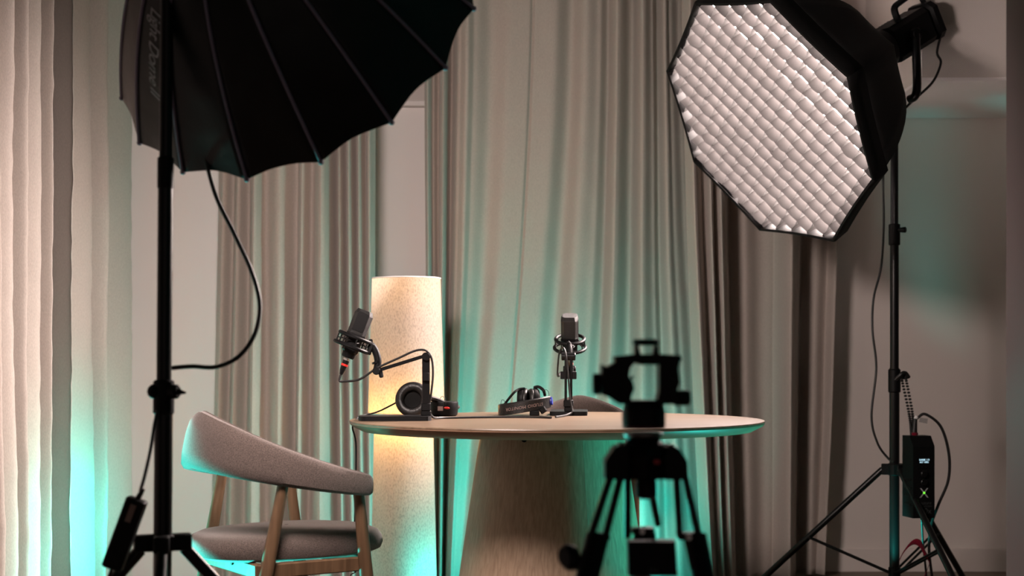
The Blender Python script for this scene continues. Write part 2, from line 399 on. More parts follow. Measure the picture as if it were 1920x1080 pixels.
# ------------------------------------------------------------------ chairs (local: +x forward, +y to its left)
def make_chair():
    r = thing('dining_chair', '-', 'chair', (0, 0, 0))
    # seat cushion: rounded superellipse, domed
    rows = []; n = 48
    def outline(a):
        c, s_ = math.cos(a), math.sin(a); e = 2.5
        k = (abs(c)**e+abs(s_)**e)**(-1/e); return V((k*c*.262+.0, k*s_*.184*(1-.04*c), 0))
    for sc, z in ((.30, .408), (.90, .406), (.975, .414), (1.0, .43), (.985, .447), (.94, .461), (.85, .470), (.6, .477), (.3, .479), (.02, .480)):
        rows.append([outline(2*math.pi*i/n)*sc+V((.0, 0, z)) for i in range(n)])
    m = MB().gridf(rows, wrap=True); m.f.append(tuple(range(n-1, -1, -1)))
    m.build('seat', M['seat'], r)
    # wrap-around backrest
    half = [(.135, -.222), (.06, -.232), (-.03, -.231), (-.12, -.208), (-.195, -.16), (-.245, -.085), (-.262, 0)]
    path = [V((u, v, 0)) for u, v in half]+[V((u, -v, 0)) for u, v in half[-2::-1]]
    pts = spline(path, 8); m = MB(); rows = []; N = len(pts)
    for i, p in enumerate(pts):
        t = i/(N-1); h = 1-abs(2*t-1); h = min(1, h*1.02); e = h*h*(3-2*h)*.55+h*.45
        top = .622+(.785-.622)*e; bot = .566+(.640-.566)*e; lean = .030*e
        a_, b_ = pts[max(i-1, 0)], pts[min(i+1, N-1)]; tg = (b_-a_).normalized(); out = V((tg.y, -tg.x, 0))
        endk = min(1, min(i, N-1-i)/4.0); endk = math.sqrt(max(0, 1-(1-endk)**2))*.75+.25
        mid = (top+bot)/2; hh = (top-bot)/2*(.72+.28*endk); th = .022*(.55+.45*endk)
        row = []
        for k in range(16):
            ang = 2*math.pi*k/16; c, s_ = math.cos(ang), math.sin(ang); e2 = 3.2
            kk = (abs(c)**e2+abs(s_)**e2)**(-1/e2)
            z = mid+hh*kk*s_; row.append(p+out*(th*kk*c+lean*((z-bot)/(top-bot)))+V((0, 0, z)))
        rows.append(row)
    m.gridf(rows, wrap=True); m.f.append(tuple(range(15, -1, -1))); m.f.append(tuple(range((N-1)*16, N*16)))
    br = m.build('backrest', M['seat'], r)
    sm = MB(); seam = []
    for i in range(3, N-3):
        row = rows[i]; seam.append(row[3]*.5+row[4]*.5)
    sm.tube(seam, .0022, 6, 1).build('seam_piping', M['seat'], br)
    for s_ in (-1, 1):
        MB().tube([(-.225, .200*s_, 0), (-.165, .198*s_, .28), (-.10, .203*s_, .606)], lambda t: .0125+.006*math.sin(math.pi*min(1, t*1.1)*.9), 14, 8).build('leg', M['chairwood'], r)
        MB().tube([(.17, .206*s_, 0), (.14, .206*s_, .28), (.105, .213*s_, .585)], lambda t: .0125+.006*math.sin(math.pi*min(1, t*1.1)*.9), 14, 8).build('leg', M['chairwood'], r)
        MB().box((-.01, .186*s_, .388), (.31, .020, .036), bev=.004).build('side_rail', M['chairwood'], r)
    MB().box((.143, 0, .388), (.022, .39, .036), bev=.004).build('front_rail', M['chairwood'], r)
    MB().box((-.158, 0, .388), (.022, .38, .036), bev=.004).build('rear_rail', M['chairwood'], r)
    MB().cyl((-.1725, -.04, .394), (-.168, -.04, .394), .005, n=10).build('screw', M['black'], r)
    return r
ch = make_chair()
ch['label'] = 'grey upholstered armchair in the left foreground, its curved back toward the camera'; ch['group'] = 'dining armchairs at the table'
ch.location = (-.6, 3.975, 0); ch.rotation_euler = (0, 0, math.radians(32.7))
c2 = copy_tree(ch); c2['label'] = 'grey armchair tucked behind the round table, mostly hidden by its top'
c2.location = (.215, 5.13, 0); c2.rotation_euler = (0, 0, math.radians(-97))

# ------------------------------------------------------------------ floor lamp
LY = 5.4; lc = V((P(762, 0, LY).x, LY, 0)); k = LY/FPX
lamp = thing('floor_lamp', 'tall two-tier linen floor lamp glowing warm behind the table', 'lamp', lc)
zt, zb = P(0, 522, LY).z, P(0, 775, LY).z
up = MB().lathe([(71.5*k, zb), (68*k, (zt+zb)/2), (64*k, zt)], lc, n=64, cap=False).build('upper_shade', M['shade'], lamp)
MB().tube([lc+V((64*k*math.cos(a*math.pi/24), 64*k*math.sin(a*math.pi/24), zt)) for a in range(48)], .0025, 6, 1, True).build('top_ring', M['paint'], up)
MB().tube([lc+V((71.5*k*math.cos(a*math.pi/24), 71.5*k*math.sin(a*math.pi/24), zb)) for a in range(48)], .004, 6, 1, True).build('bottom_ring', M['silver'], up)
lo_c = lc+V((-5*k, 0, 0))
lo = MB().lathe([(63*k, .02), (55*k, zb-.03)], lo_c, n=64, cap=False).build('lower_shade', M['shade'], lamp)
MB().lathe([(63.5*k, 0), (63.5*k, .02), (.01, .022)], lo_c, n=48).build('base', M['black'], lamp)
MB().cyl(lc+V((0, 0, .02)), lc+V((0, 0, zt-.08)), .008).build('pole', M['silver'], lamp)
for ang in (0, 2.1, 4.2):
    MB().cyl(lc+V((0, 0, zb+.04)), lc+V((69*k*math.cos(ang), 69*k*math.sin(ang), zb+.02)), .002, n=6).build('spoke', M['silver'], up)
MB().ball(lc+V((0, 0, zt-.04)), .03).build('bulb', emit('warm_bulb', (1, .62, .25), 8), lamp)
ld = bpy.data.lights.new('warm_bulb_light', 'POINT'); ld.energy = 3; ld.color = (1, .47, .12); ld.shadow_soft_size = .03
lo_ = bpy.data.objects.new('warm_bulb_light', ld); COL.objects.link(lo_); lo_.parent = lamp; lo_.location = (0, 0, zt-.028)
ld = bpy.data.lights.new('lower_bulb_light', 'POINT'); ld.energy = 4; ld.color = (1, .47, .12); ld.shadow_soft_size = .03
lo_ = bpy.data.objects.new('lower_bulb_light', ld); COL.objects.link(lo_); lo_.parent = lamp; lo_.location = (0, -.03, zb-.012)

# ------------------------------------------------------------------ teal LED floor lights
def led_bar(a, b, aim, energy, label, spread=150, width=.07):
    a, b = V(a), V(b); c = (a+b)/2; d = (b-a); L = d.length
    x, y, z = frame(aim, d)            # z points where the light goes
    R = Matrix((x, y, z)).transposed()
    t = thing('led_bar_light', label, 'light', (c.x, c.y, 0), 'teal floor lights')
    MB().box(c-z*.014, (L+.02, width+.016, .028), R, .004).build('housing', M['black'], t)
    for s_ in (-1, 1):
        e = c+x*s_*L*.4; MB().cyl(V((e.x, e.y, 0)), e-z*.012, .008).build('foot', M['black'], t)
    MB().box(c+z*.001, (L, width, .002), R).build('led_face', M['teal_e'], t)
    l = bpy.data.lights.new('teal_light', 'AREA'); l.shape = 'RECTANGLE'; l.size = L; l.size_y = width; l.energy = energy; l.color = TEAL
    l.spread = math.radians(spread)
    o = bpy.data.objects.new('teal_light', l); COL.objects.link(o); o.parent = t
    Rl = Matrix((x, -y, -z)).transposed().to_4x4(); Rl.translation = c+z*.004-W[t]
    o.matrix_local = Rl
    return t
led_bar((.30, 5.36, .05), (.62, 5.48, .05), (-.46, .72, .36), 13, 'teal light bar on the floor behind the table, aimed up the wide curtain', 134)
led_bar((.98, 4.10, .05), (1.02, 4.26, .05), (-.70, .06, .72), 4, 'short teal light bar on the floor beside the table pedestal', 72)
led_bar((-.10, 5.12, .05), (-.10, 5.30, .05), (-.86, .32, .38), 3.2, 'short unseen teal light bar added beside the floor lamp to tint its side', 110)  # extra unseen bar, added to throw teal on the lamp's right side
led_bar((-1.0, 4.7, .05), (-1.0, 5.6, .05), (-.88, .12, .38), 11, 'teal light bar on the floor before the far left curtain', 72)
led_bar((-1.42, 4.05, .05), (-1.36, 4.30, .05), (.70, -.48, .52), 12, 'teal light bar on the floor left of the near chair', 52)
# teal spot standing behind the right stand, aimed at the alcove wall
sp = thing('teal_spot_lamp', 'teal spot lamp on the floor in the right alcove', 'light', (1.30, 5.35, 0), 'teal floor lights')
MB().cyl((1.30, 5.35, 0), (1.30, 5.35, .012), .05, bev=.003).build('base', M['black'], sp)
aim = (P(2040, 190, YB)-V((1.30, 5.35, .08))).normalized()
MB().cyl(V((1.30, 5.35, .08))-aim*.055, V((1.30, 5.35, .08)), .03, .035, bev=.004).build('housing', M['black'], sp)
MB().cyl((1.30, 5.35, .01), V((1.30, 5.35, .08))-aim*.03, .008).build('stem', M['black'], sp)
l = bpy.data.lights.new('teal_spot', 'SPOT'); l.energy = 24; l.color = TEAL; l.spot_size = math.radians(44); l.spot_blend = .5; l.shadow_soft_size = .02
o = bpy.data.objects.new('teal_spot', l); COL.objects.link(o); o.parent = sp
x, y, z = frame(-aim); m4 = Matrix((x, y, z)).transposed().to_4x4(); m4.translation = V((1.30, 5.35, .08))+aim*.01-W[sp]; o.matrix_local = m4

# ------------------------------------------------------------------ octagonal softbox (right)
OK = 5.12/4.6
OC = V((.7828*OK, 5.12, .93+.7187*OK)); OR = .423
oa = V((-.6495, .5847, .4861)); ob = V((-.0784, -.6873, .7221)); on = V((-.7563, -.4309, -.4923))
oa.normalize(); ob = (ob-oa*ob.dot(oa)).normalized(); on = on.normalized()
def OP(u, v, d=0): return OC+(oa*u+ob*v+on*d)*OK
ox = thing('octagonal_softbox', 'lit octagonal softbox with pale honeycomb grid at upper right', 'softbox', OP(0, 0, -.5))
octv = [(math.cos(i*math.pi/4), -math.sin(i*math.pi/4)) for i in range(8)]
DEP = .50
for i in range(8):
    p0, p1 = octv[i], octv[(i+1) % 8]; rows = []
    for j in range(13):
        s_ = j/12*.97; kk = max(.14, (1-s_**1.3)**.5); row = []
        for q in range(7):
            f = q/6; sag = 1-.05*math.sin(math.pi*f)*math.sin(math.pi*min(1, s_*1.1+.0))
            row.append(OP((p0[0]*(1-f)+p1[0]*f)*OR*kk*sag, (p0[1]*(1-f)+p1[1]*f)*OR*kk*sag, -DEP*s_))
        rows.append(row)
    MB().gridf(rows).build('shell_panel', M['nylon'], ox, solid=.002)
    MB().tube([OP(p0[0]*OR*max(.14, (1-(j/10*.97)**1.3)**.5)*.985, p0[1]*OR*max(.14, (1-(j/10*.97)**1.3)**.5)*.985, -DEP*j/10*.97) for j in range(11)], .003, 6, 2).build('rib', M['blackm'], ox)
    # rim edge between two tips
    m = MB(); rows = []
    for q in range(9):
        f = q/8; cx, cy = (p0[0]*(1-f)+p1[0]*f)*OR, (p0[1]*(1-f)+p1[1]*f)*OR; sag = 1-.012*math.sin(math.pi*f)
        rows.append([OP(cx*sag*a_, cy*sag*a_, d) for a_, d in ((1.0, -.06), (1.012, .0), (1.005, .008), (.985, .006), (.985, -.06))])
    m.gridf(rows).build('rim_band', M['nylon'], ox, solid=.001)
# inner diffuser
GD = .0425
MB().add([OP(u*OR*.985, v*OR*.985, -GD-.006) for u, v in octv], [tuple(range(8))]).build('diffuser', M['octa_e'], ox, smooth=False)
# grid: two families of fabric strips
CS = .0482; g0 = math.radians(67.5)
gp = (math.cos(g0), -math.sin(g0)); gq = (-math.sin(g0), -math.cos(g0))
APO = OR*.98*math.cos(math.pi/8)
def chord(off, dr, pr):
    # clip the line off*pr + t*dr against the octagon
    lo, hi = -9, 9
    for i in range(8):
        an = (i+.5)*math.pi/4; nx, ny = math.cos(an), -math.sin(an)
        den = dr[0]*nx+dr[1]*ny; num = APO-off*(pr[0]*nx+pr[1]*ny)
        if abs(den) < 1e-6:
            if num < 0: return None
            continue
        t = num/den
        if den > 0: hi = min(hi, t)
        else: lo = max(lo, t)
    return (lo, hi) if hi-lo > .03 else None
for dr, pr, sg in ((gp, gq, 1), (gq, gp, -1)):
    for kx in range(-8, 9):
        off = kx*CS+.011*sg
        r_ = chord(off, dr, pr)
        if not r_: continue
        rows = []; lo, hi = r_; n = max(3, int((hi-lo)/.012))
        ph = random.random()*9
        for j in range(n+1):
            t = lo+(hi-lo)*j/n
            cell = (t/CS-.011*(-sg)/CS); wob = abs(math.sin(math.pi*cell)); rn = noise.noise((math.floor(cell)*3.7, kx*5.3, sg*2.0))
            row = []
            for d, am in ((0, 1), (-.5, .75), (-1, .15)):
                sh = wob*(.0035+.005*rn)*am+.003*am*noise.noise((t*9, kx, sg*4))
                row.append(OP(t*dr[0]+(off+sh)*pr[0], t*dr[1]+(off+sh)*pr[1], d*GD+(.003*rn*wob if d == 0 else 0)))
            rows.append(row)
        MB().gridf(rows).build('grid_strip', M['grid'], ox)
MB().cyl(OP(0, 0, -DEP-.015), OP(0, 0, -DEP+.03), .085, bev=.006, n=32).build('speed_ring', M['blackm'], ox)

# light head on the softbox
hd = thing('studio_light', 'black studio lamp head with carry handle behind the honeycomb softbox', 'lamp', OP(0, 0, -.64), 'studio lamp heads')
hx = V((0, 0, 1)); ax = -on; hx = (hx-ax*hx.dot(ax)).normalized(); hy = ax.cross(hx)
Rh = Matrix((hx, hy, ax)).transposed(); hx = hx*OK
MB().cyl(OP(0, 0, -DEP-.016), OP(0, 0, -.56), .074, n=32, bev=.004).build('mount_collar', M['blackm'], hd)
body = MB().box(OP(0, 0, -.655), (.133, .126, .215), Rh, .018).build('body', M['black'], hd)
for i in range(7):
    MB().box(OP(0, 0, -.575-.014*i)+hx*.0595, (.003, .10, .007), Rh).build('cooling_fin', M['blackm'], body)
MB().box(OP(0, 0, -.775), (.141, .133, .056), Rh, .022).build('rear_cap', M['black'], hd)
MB().tube([OP(0, 0, -.66)+hx*.058, OP(0, 0, -.665)+hx*.095, OP(0, 0, -.70)+hx*.103, OP(0, 0, -.775)+hx*.103, OP(0, 0, -.795)+hx*.07, OP(0, 0, -.797)+hx*.02], .009, 8, 5, flat=1.6).build('handle', M['black'], hd)
# yoke beside the body, down to the stand
side = -hy if (-hy).y < 0 else hy
pv = OP(0, 0, -.645)+side*.074
MB().cyl(pv-side*.012, pv+side*.012, .022, n=24, bev=.004).build('tilt_knob', M['black'], hd)
yk = V((pv.x+.002, pv.y-.004, pv.z-.225))
MB().tube([pv, pv+V((.0, -.002, -.05)), yk+V((0, 0, .02)), yk+V((-.018, .03, -.005))], .0155, 10, 5).build('yoke', M['blackm'], hd)
MB().tube([OP(0, 0, -.795)-hx*.04, OP(0, 0, -.805)-hx*.045, OP(0, 0, -.82)-hx*.06], .008, 8, 3).build('cable_plug', M['rubber'], hd)

# stand
SX, SY = P(1677, 0, 5.5).x, 5.5
st = thing('light_stand', 'black tripod light stand carrying the honeycomb softbox, at right', 'stand', (SX, SY, 0), 'studio light stands')
zh = P(0, 880, SY).z
MB().cyl((SX, SY, .09), (SX, SY, P(0, 690, SY).z), .0183, n=20).build('lower_tube', M['blackm'], st)
MB().cyl((SX, SY, P(0, 720, SY).z), (SX, SY, P(0, 420, SY).z), .016, n=20).build('middle_tube', M['blackm'], st)
MB().cyl((SX, SY, P(0, 440, SY).z), (SX, SY, P(0, 170, SY).z), .014, n=20).build('upper_tube', M['blackm'], st)
for y0, y1, r_ in ((692, 736, .0225), (420, 460, .021)):
    c = MB().cyl((SX, SY, P(0, y1, SY).z), (SX, SY, P(0, y0, SY).z), r_, n=20, bev=.003).build('collar', M['black'], st)
    zk = P(0, (y0+y1)/2-8, SY).z
    MB().cyl((SX+.01, SY-.012, zk), (SX+.034, SY-.03, zk), .008, .011, n=12, bev=.002).build('clamp_knob', M['black'], c)
MB().cyl((SX, SY, P(0, 205, SY).z), (SX, SY, P(0, 165, SY).z), .018, n=16, bev=.003).build('spigot', M['blackm'], st)
hub = MB().cyl((SX, SY, zh-.022), (SX, SY, zh+.022), .024, n=20, bev=.003)
feet = []
for ang in (165, -75, 45):
    a_ = math.radians(ang); d = V((math.cos(a_), math.sin(a_), 0)); tz = V((-d.y, d.x, 0))
    R = Matrix((d, tz, V((0, 0, 1)))).transposed()
    hub.box(V((SX, SY, zh))+d*.032, (.03, .026, .04), R, .003)
hub.build('leg_hub', M['black'], st)
lowc = V((SX, SY, .13))
for ang in (165, -75, 45):
    a_ = math.radians(ang); d = V((math.cos(a_), math.sin(a_), 0)); top = V((SX, SY, zh))+d*.042; ft = V((SX, SY, .012))+d*.56
    lg = MB().cyl(top, ft, .0118, n=14).build('leg', M['blackm'], st)
    MB().ball(ft, .016).build('rubber_foot', M['rubber'], lg)
    mid = top.lerp(ft, .52); tz = V((-d.y, d.x, 0))
    for s_ in (-1, 1):
        MB().cyl(mid+tz*.011*s_, lowc+d*.02+tz*.011*s_, .0045, n=8).build('brace', M['blackm'], lg)
MB().cyl(lowc-V((0, 0, .02)), lowc+V((0, 0, .02)), .022, n=18, bev=.003).build('brace_collar', M['black'], st)

# control box hanging from the stand by a braided strap
BY = 5.40
bc = P(1722, 893, BY)
bx = thing('light_control_box', 'black control box with lit display hanging on the right stand', 'control box', P(1722, 975, BY), )
yaw = math.radians(40); fx = V((math.cos(yaw), math.sin(yaw), 0)); fy = V((-math.sin(yaw), math.cos(yaw), 0)); tilt = rotm('Y', math.radians(-2.5))
# camera sees its wide front (normal nf) and a side
nf = V((.20, -.98, .0)).normalized(); sx_ = V((nf.y*-1, nf.x, 0)).normalized(); 
Rb = Matrix((sx_, -nf, V((0, 0, 1)))).transposed()
BW, BD, BH = .083, .085, .294
poly = [(-BD/2, -BH/2+.008), (-BD/2+.008, -BH/2), (BD/2-.006, -BH/2), (BD/2, -BH/2+.006), (BD/2, BH/2-.006), (BD/2-.03, BH/2), (-BD/2+.02, BH/2), (-BD/2, BH/2-.02)]
m = MB().prism([(y_, z_) for y_, z_ in [(-BD/2, -BH/2), (BD/2, -BH/2), (BD/2, BH/2), (-BD/2+.028, BH/2), (-BD/2, BH/2-.036)]], bc, -nf, V((0, 0, 1)), sx_, -BW/2, BW/2)
box_o = m.build('body', M['black'], bx, smooth=False)
front = bc+nf*(BD/2+.0012)
up = V((0, 0, 1))
sc_o = MB().box(front+up*0.0582, (.041, .002, .019), Rb).build('display', M['black'], bx)
text_on('5600K 1.0', .0096, front+up*0.0622+nf*.0015, sx_, up, M['screen'], sc_o)
text_on('INT 100%', .0085, front+up*0.0535+nf*.0015, sx_, up, M['screen'], sc_o)
for zz in (.012, -.018):
    MB().cyl(front+up*zz-sx_*.004, front+up*zz-sx_*.004+nf*.012, .0125, n=20, bev=.002).build('dial', M['blackm'], bx)
for i in range(4):
    MB().box(front+up*0.0347+sx_*(-.022+.0147*i), (.008, .003, .004), Rb).build('button', M['blackm'], bx)
text_on('X', .05, front+up*-0.0582, sx_, up, M['greyprint'], bx)
MB().cyl(front+up*-0.0560, front+up*-0.0560+nf*.002, .004, n=12).build('power_light', M['led'], bx)
text_on('Aputure', .0165, front+up*-0.0930, sx_, up, M['dimprint'], bx, shear=.2)
text_on('LIGHT STORM', .0096, front+up*-0.1053, sx_, up, M['dimprint'], bx)
text_on('300x', .029, front+up*-0.1221, sx_, up, M['dimprint'], bx)
topp = bc+up*(BH/2)-nf*.008
MB().cyl(topp-sx_*.012, topp-sx_*.012+up*0.0112, .013, n=16, bev=.002).build('socket_ring', M['redcloth'], bx)
MB().cyl(topp-sx_*.012+up*0.0090, topp-sx_*.012+up*0.0616+sx_*.004, .0105, .007, n=14).build('plug', M['rubber'], bx)
for i, zz in enumerate((.0, -.022)):
    MB().box(bc+sx_*(BW/2+.003)+up*(-.04+zz), (.006, .02, .012), Rb, .002).build('side_switch', M['black'], bx)
for i in range(4):
    MB().box(bc-sx_*(BW/2+.001)+up*(-.01-.03*i)-nf*.0, (.002, .05, .006), Rb).build('side_vent', M['blackm'], bx)
# strap
sp_ = thing('hanging_strap', 'braided black strap looped round the right stand collar', 'strap', topp+up*.01)
kn = P(1694, 702, SY-.04)
for s_, dx in ((0, -.006), (1, .006)):
    pts = [topp-sx_*.02+up*.004+V((dx*.4, 0, 0)), topp.lerp(kn, .35)+V((dx-.006, 0, 0)), kn+V((dx*1.3, 0, -.01))]
    m = MB(); sp2 = spline([V(p) for p in pts], 13)
    for i, p in enumerate(sp2): m.ball(p, .0062, 8, (1.0, 1.0, .72))
    m.build('braid', M['rubber'], sp_)
MB().tube([kn+V((-.03, .0, -.02)), kn+V((-.012, -.012, .0)), kn+V((.004, -.006, .006)), kn+V((.02, .0, -.012))], .007, 8, 5).build('knot', M['rubber'], sp_)
# cables on the right
def cable(name, pts, r, label, mat='rubber', cat='cable', group=None):
    o = MB().tube(pts, r, 8, 8).build(name, M[mat]); return tag(o, label, cat, group)
pl = topp-sx_*.012+up*.055+sx_*.004
cb = thing('power_cable', 'thick black cable arching out of the top of the control box', 'cable', pl)
MB().tube([pl, pl+up*.012+V((.012, 0, 0)), P(1736, 777, BY), P(1764, 800, BY), P(1779, 850, BY), P(1778, 900, BY), P(1760, 945, BY), P(1746, 985, BY+.02), P(1742, 1030, BY+.05), P(1748, 1085, BY+.1), P(1756, 1150, BY+.1)], .0052, 8, 8).build('cord', M['rubber'], cb)
MB().cyl(pl+up*.004, pl+up*.014+V((.006, 0, 0)), .007, n=10).build('tape_band', M['white'], cb)
MB().prism([(0, 0), (.03, -.006), (.032, .012), (.004, .016)], pl+V((.012, -.004, -.006)), V((1, 0, 0)), V((0, 0, 1)), V((0, 1, 0)), 0, .0006).build('paper_tag', M['tag'], cb)
cable('lamp_cable', [OP(0, 0, -.82)-hx*.06, P(1757, 98, 5.48), P(1764, 118, 5.47), P(1750, 152, 5.45), P(1722, 180, 5.44), P(1704, 196, 5.45), P(1686, 215, 5.47)], .0045, 'thin black cable curving from the studio lamp head to its stand')
cable('header_cable', [P(1662, 255, 5.54), P(1656, 330, 5.55), P(1657, 420, 5.55), P(1652, 500, 5.54), P(1638, 560, 5.52), P(1636, 620, 5.50), P(1643, 690, 5.50), P(1634, 780, 5.50), P(1645, 830, 5.50), P(1664, 858, 5.50), P(1676, 866, 5.48)], .0042, 'long black cable hanging left of the right stand pole')
cable('floor_cable', [P(1728, 970, BY), P(1730, 1010, BY+.05), P(1735, 1060, BY+.1), P(1742, 1130, BY+.2)], .004, 'short black cable dropping below the control box')
rb = MB(); pts = spline([P(1686, 1050, 5.32), P(1694, 1034, 5.30), P(1704, 1022, 5.29), P(1716, 1016, 5.29), P(1726, 1022, 5.29), P(1734, 1038, 5.29), P(1742, 1052, 5.29), P(1738, 1068, 5.28), P(1732, 1082, 5.28)], 6)
rows = [[p+V((0, .002*math.sin(i*.5), -.006-.006*math.exp(-((i-24)/10)**2))), p+V((.002, .002*math.cos(i*.4), .004+.010*math.exp(-((i-24)/10)**2)))] for i, p in enumerate(pts)]
tag(rb.gridf(rows).build('ribbon_tie', M['redcloth'], solid=.001), 'crimson ribbon tied round a leg of the right stand', 'ribbon')

# ------------------------------------------------------------------ parabolic softbox (left foreground)
DC = V((-.4657, 3.2, 1.6314)); DR = .411
da = V((.9419, -.3352, .0216)).normalized(); db = V((-.1598, -.5037, -.8490)); db = (db-da*db.dot(da)).normalized(); dn = V((.2955, .7962, -.5280)).normalized()
DL = .40
def dome(th, t, inset=0):
    rr = (DR-inset)*(.13+.87*t); ax_ = -DL*(1-(.13+.87*t)**2)
    return DC+(da*math.cos(th)+db*math.sin(th))*rr+dn*ax_
dm = thing('parabolic_softbox', 'large black ribbed parabolic softbox at upper left, seen from behind', 'softbox', DC-dn*DL)
NP = 16
def dome_in(i, f, t):
    th = (i+f)*2*math.pi/NP; s_ = math.sin(math.pi*f)
    tt = t-(.014*s_)*max(0, (t-.5)*2)**2 if t > .5 else t
    p = dome(th, tt); rad = (p-DC-dn*(p-DC).dot(dn))
    n3 = noise.noise((i*7.1, t*22, f*2.0))*.0035*s_*(.3+t)
    return p-rad*(.022*s_*t)+rad.normalized()*n3
for i in range(NP):
    rows = []
    for j in range(29):
        t = j/28; rows.append([dome_in(i, q/10, t) for q in range(11)])
    # folded lip along the scalloped edge
    rows.append([dome_in(i, q/10, 1)-(dome_in(i, q/10, 1)-DC).normalized()*.03 + dn*.012 for q in range(11)])
    MB().gridf(rows).build('fabric_panel', M['satin'], dm, solid=.0012)
    th = i*2*math.pi/NP
    MB().tube([dome(th, j/14)+(dome(th, j/14)-DC+dn*.2).normalized()*.002 for j in range(15)], .0036, 6, 2).build('rib', M['piping'], dm)
    tip = dome(th, 1.0)
    MB().ball(tip, .0065, 8).build('rib_tip', M['piping'], dm)
tx, ty, tz_ = frame(dn+V((-.16, 0, -.09)), da)      # tilt added to the inner diffuser to steer its light left and down
MB().add([DC+(tx*math.cos(i*2*math.pi/NP)+ty*math.sin(i*2*math.pi/NP))*DR*.52-dn*.215 for i in range(NP)], [tuple(range(NP))]).build('diffuser', M['dome_e'], dm, smooth=False)
MB().cyl(DC-dn*(DL+.03), DC-dn*(DL-.02), .062, n=28, bev=.005).build('speed_ring', M['blackm'], dm)
# signature lettering printed along one panel (between two ribs)
vs, fs = text('Light Dome II', .05, .35, 0, .9)
x0 = min(v.x for v in vs); x1 = max(v.x for v in vs)
pv_ = []
for v in vs:
    t = .50+.32*(v.x-x0)/(x1-x0); f = .5-v.y/(DR*(.13+.87*t)*2*math.pi/NP)
    p = dome_in(5, f, t); nrm = (p-DC+dn*.25).normalized(); pv_.append(p+nrm*.003)
MB().add(pv_, fs).build('lettering', M['greyprint'], dm, smooth=False)
# lamp head behind it and the stand
PXs, PYs = 313, 2.9
h2 = thing('studio_light', 'black studio lamp head at the back of the ribbed softbox', 'lamp', DC-dn*(DL+.16), 'studio lamp heads')
x, y, z = frame(-dn, (0, 0, 1)); Rd = Matrix((x, y, z)).transposed()
MB().cyl(DC-dn*(DL+.03), DC-dn*(DL+.07), .06, n=28).build('mount_collar', M['blackm'], h2)
MB().box(DC-dn*(DL+.165), (.115, .11, .19), Rd, .016).build('body', M['black'], h2)
hb = DC-dn*(DL+.16)
s2 = thing('light_stand', 'black tripod light stand carrying the ribbed softbox, in the left foreground', 'stand', (P(303, 0, PYs).x, PYs, 0), 'studio light stands')
def PL(py, dY=0):
    return P(313-8*(py/1000.0), py, PYs)
top_z = hb.z-.08; ytop = HORIZON-(top_z-CAMZ)*FPX/PYs
MB().tube([PL(ytop)+V((0, 0, .0)), PL(ytop-6)+V((.02, .0, .02)), hb+V((0, -.07, .0))], .012, 8, 4).build('yoke', M['blackm'], h2)
MB().cyl(PL(330), PL(ytop), .0125, n=20).build('upper_tube', M['blackm'], s2)
MB().cyl(PL(740), PL(310), .0145, n=20).build('middle_tube', M['blackm'], s2)
MB().cyl(PL(1230), PL(730), .0178, n=20).build('lower_tube', M['blackm'], s2)
MB().cyl(PL(355), PL(294), .0158, n=20, bev=.003).build('collar', M['black'], s2)
cl = MB().cyl(PL(778), PL(712), .0205, n=20, bev=.004).build('collar', M['black'], s2)
kc = PL(734)
MB().cyl(kc+V((.012, -.008, 0)), kc+V((.032, -.016, 0)), .014, n=14, bev=.004).build('clamp_knob', M['black'], cl)
MB().cyl(kc+V((.030, -.016, 0)), kc+V((.047, -.02, -.002)), .007, .002, n=8).build('wing', M['black'], cl)
MB().ball(kc+V((-.016, -.008, 0)), .015, 12).build('boss', M['black'], cl)
hz = PL(1017).z; hc = PL(1017)
hub = MB().cyl(hc-V((0, 0, .016)), hc+V((0, 0, .016)), .026, n=20, bev=.003)
LA = (205, -95, -10)
LA = (200, -80, 20)
for ang in LA:
    a_ = math.radians(ang); d = V((math.cos(a_), math.sin(a_), 0)); tz = V((-d.y, d.x, 0))
    hub.box(hc+d*.035, (.04, .03, .032), Matrix((d, tz, V((0, 0, 1)))).transposed(), .003)
hub.build('leg_hub', M['black'], s2)
lowc = V((PL(1230).x, PYs, .2))
for ang in LA:
    a_ = math.radians(ang); d = V((math.cos(a_), math.sin(a_), 0)); tp = hc+d*.042-V((0, 0, .012)); ft = V((hc.x, hc.y, .012))+d*.52
    lg = MB().cyl(tp, ft, .0125, n=14).build('leg', M['blackm'], s2)
    MB().ball(ft, .017).build('rubber_foot', M['rubber'], lg)
    MB().cyl(tp.lerp(ft, .6), lowc+d*.02, .006, n=8).build('brace', M['blackm'], lg)
MB().cyl(lowc-V((0, 0, .02)), lowc+V((0, 0, .02)), .026, n=18, bev=.003).build('brace_collar', M['black'], s2)
cable('lamp_cable', [P(386, 290, 3.02), P(391, 320, 3.02), P(408, 375, 3.0), P(440, 440, 3.0), P(472, 510, 2.98), P(487, 570, 2.97), P(478, 625, 2.95), P(448, 668, 2.93), P(405, 688, 2.9), P(360, 687, 2.88), P(322, 690, 2.875)], .0045, 'black cable looping from the ribbed softbox down to its stand')
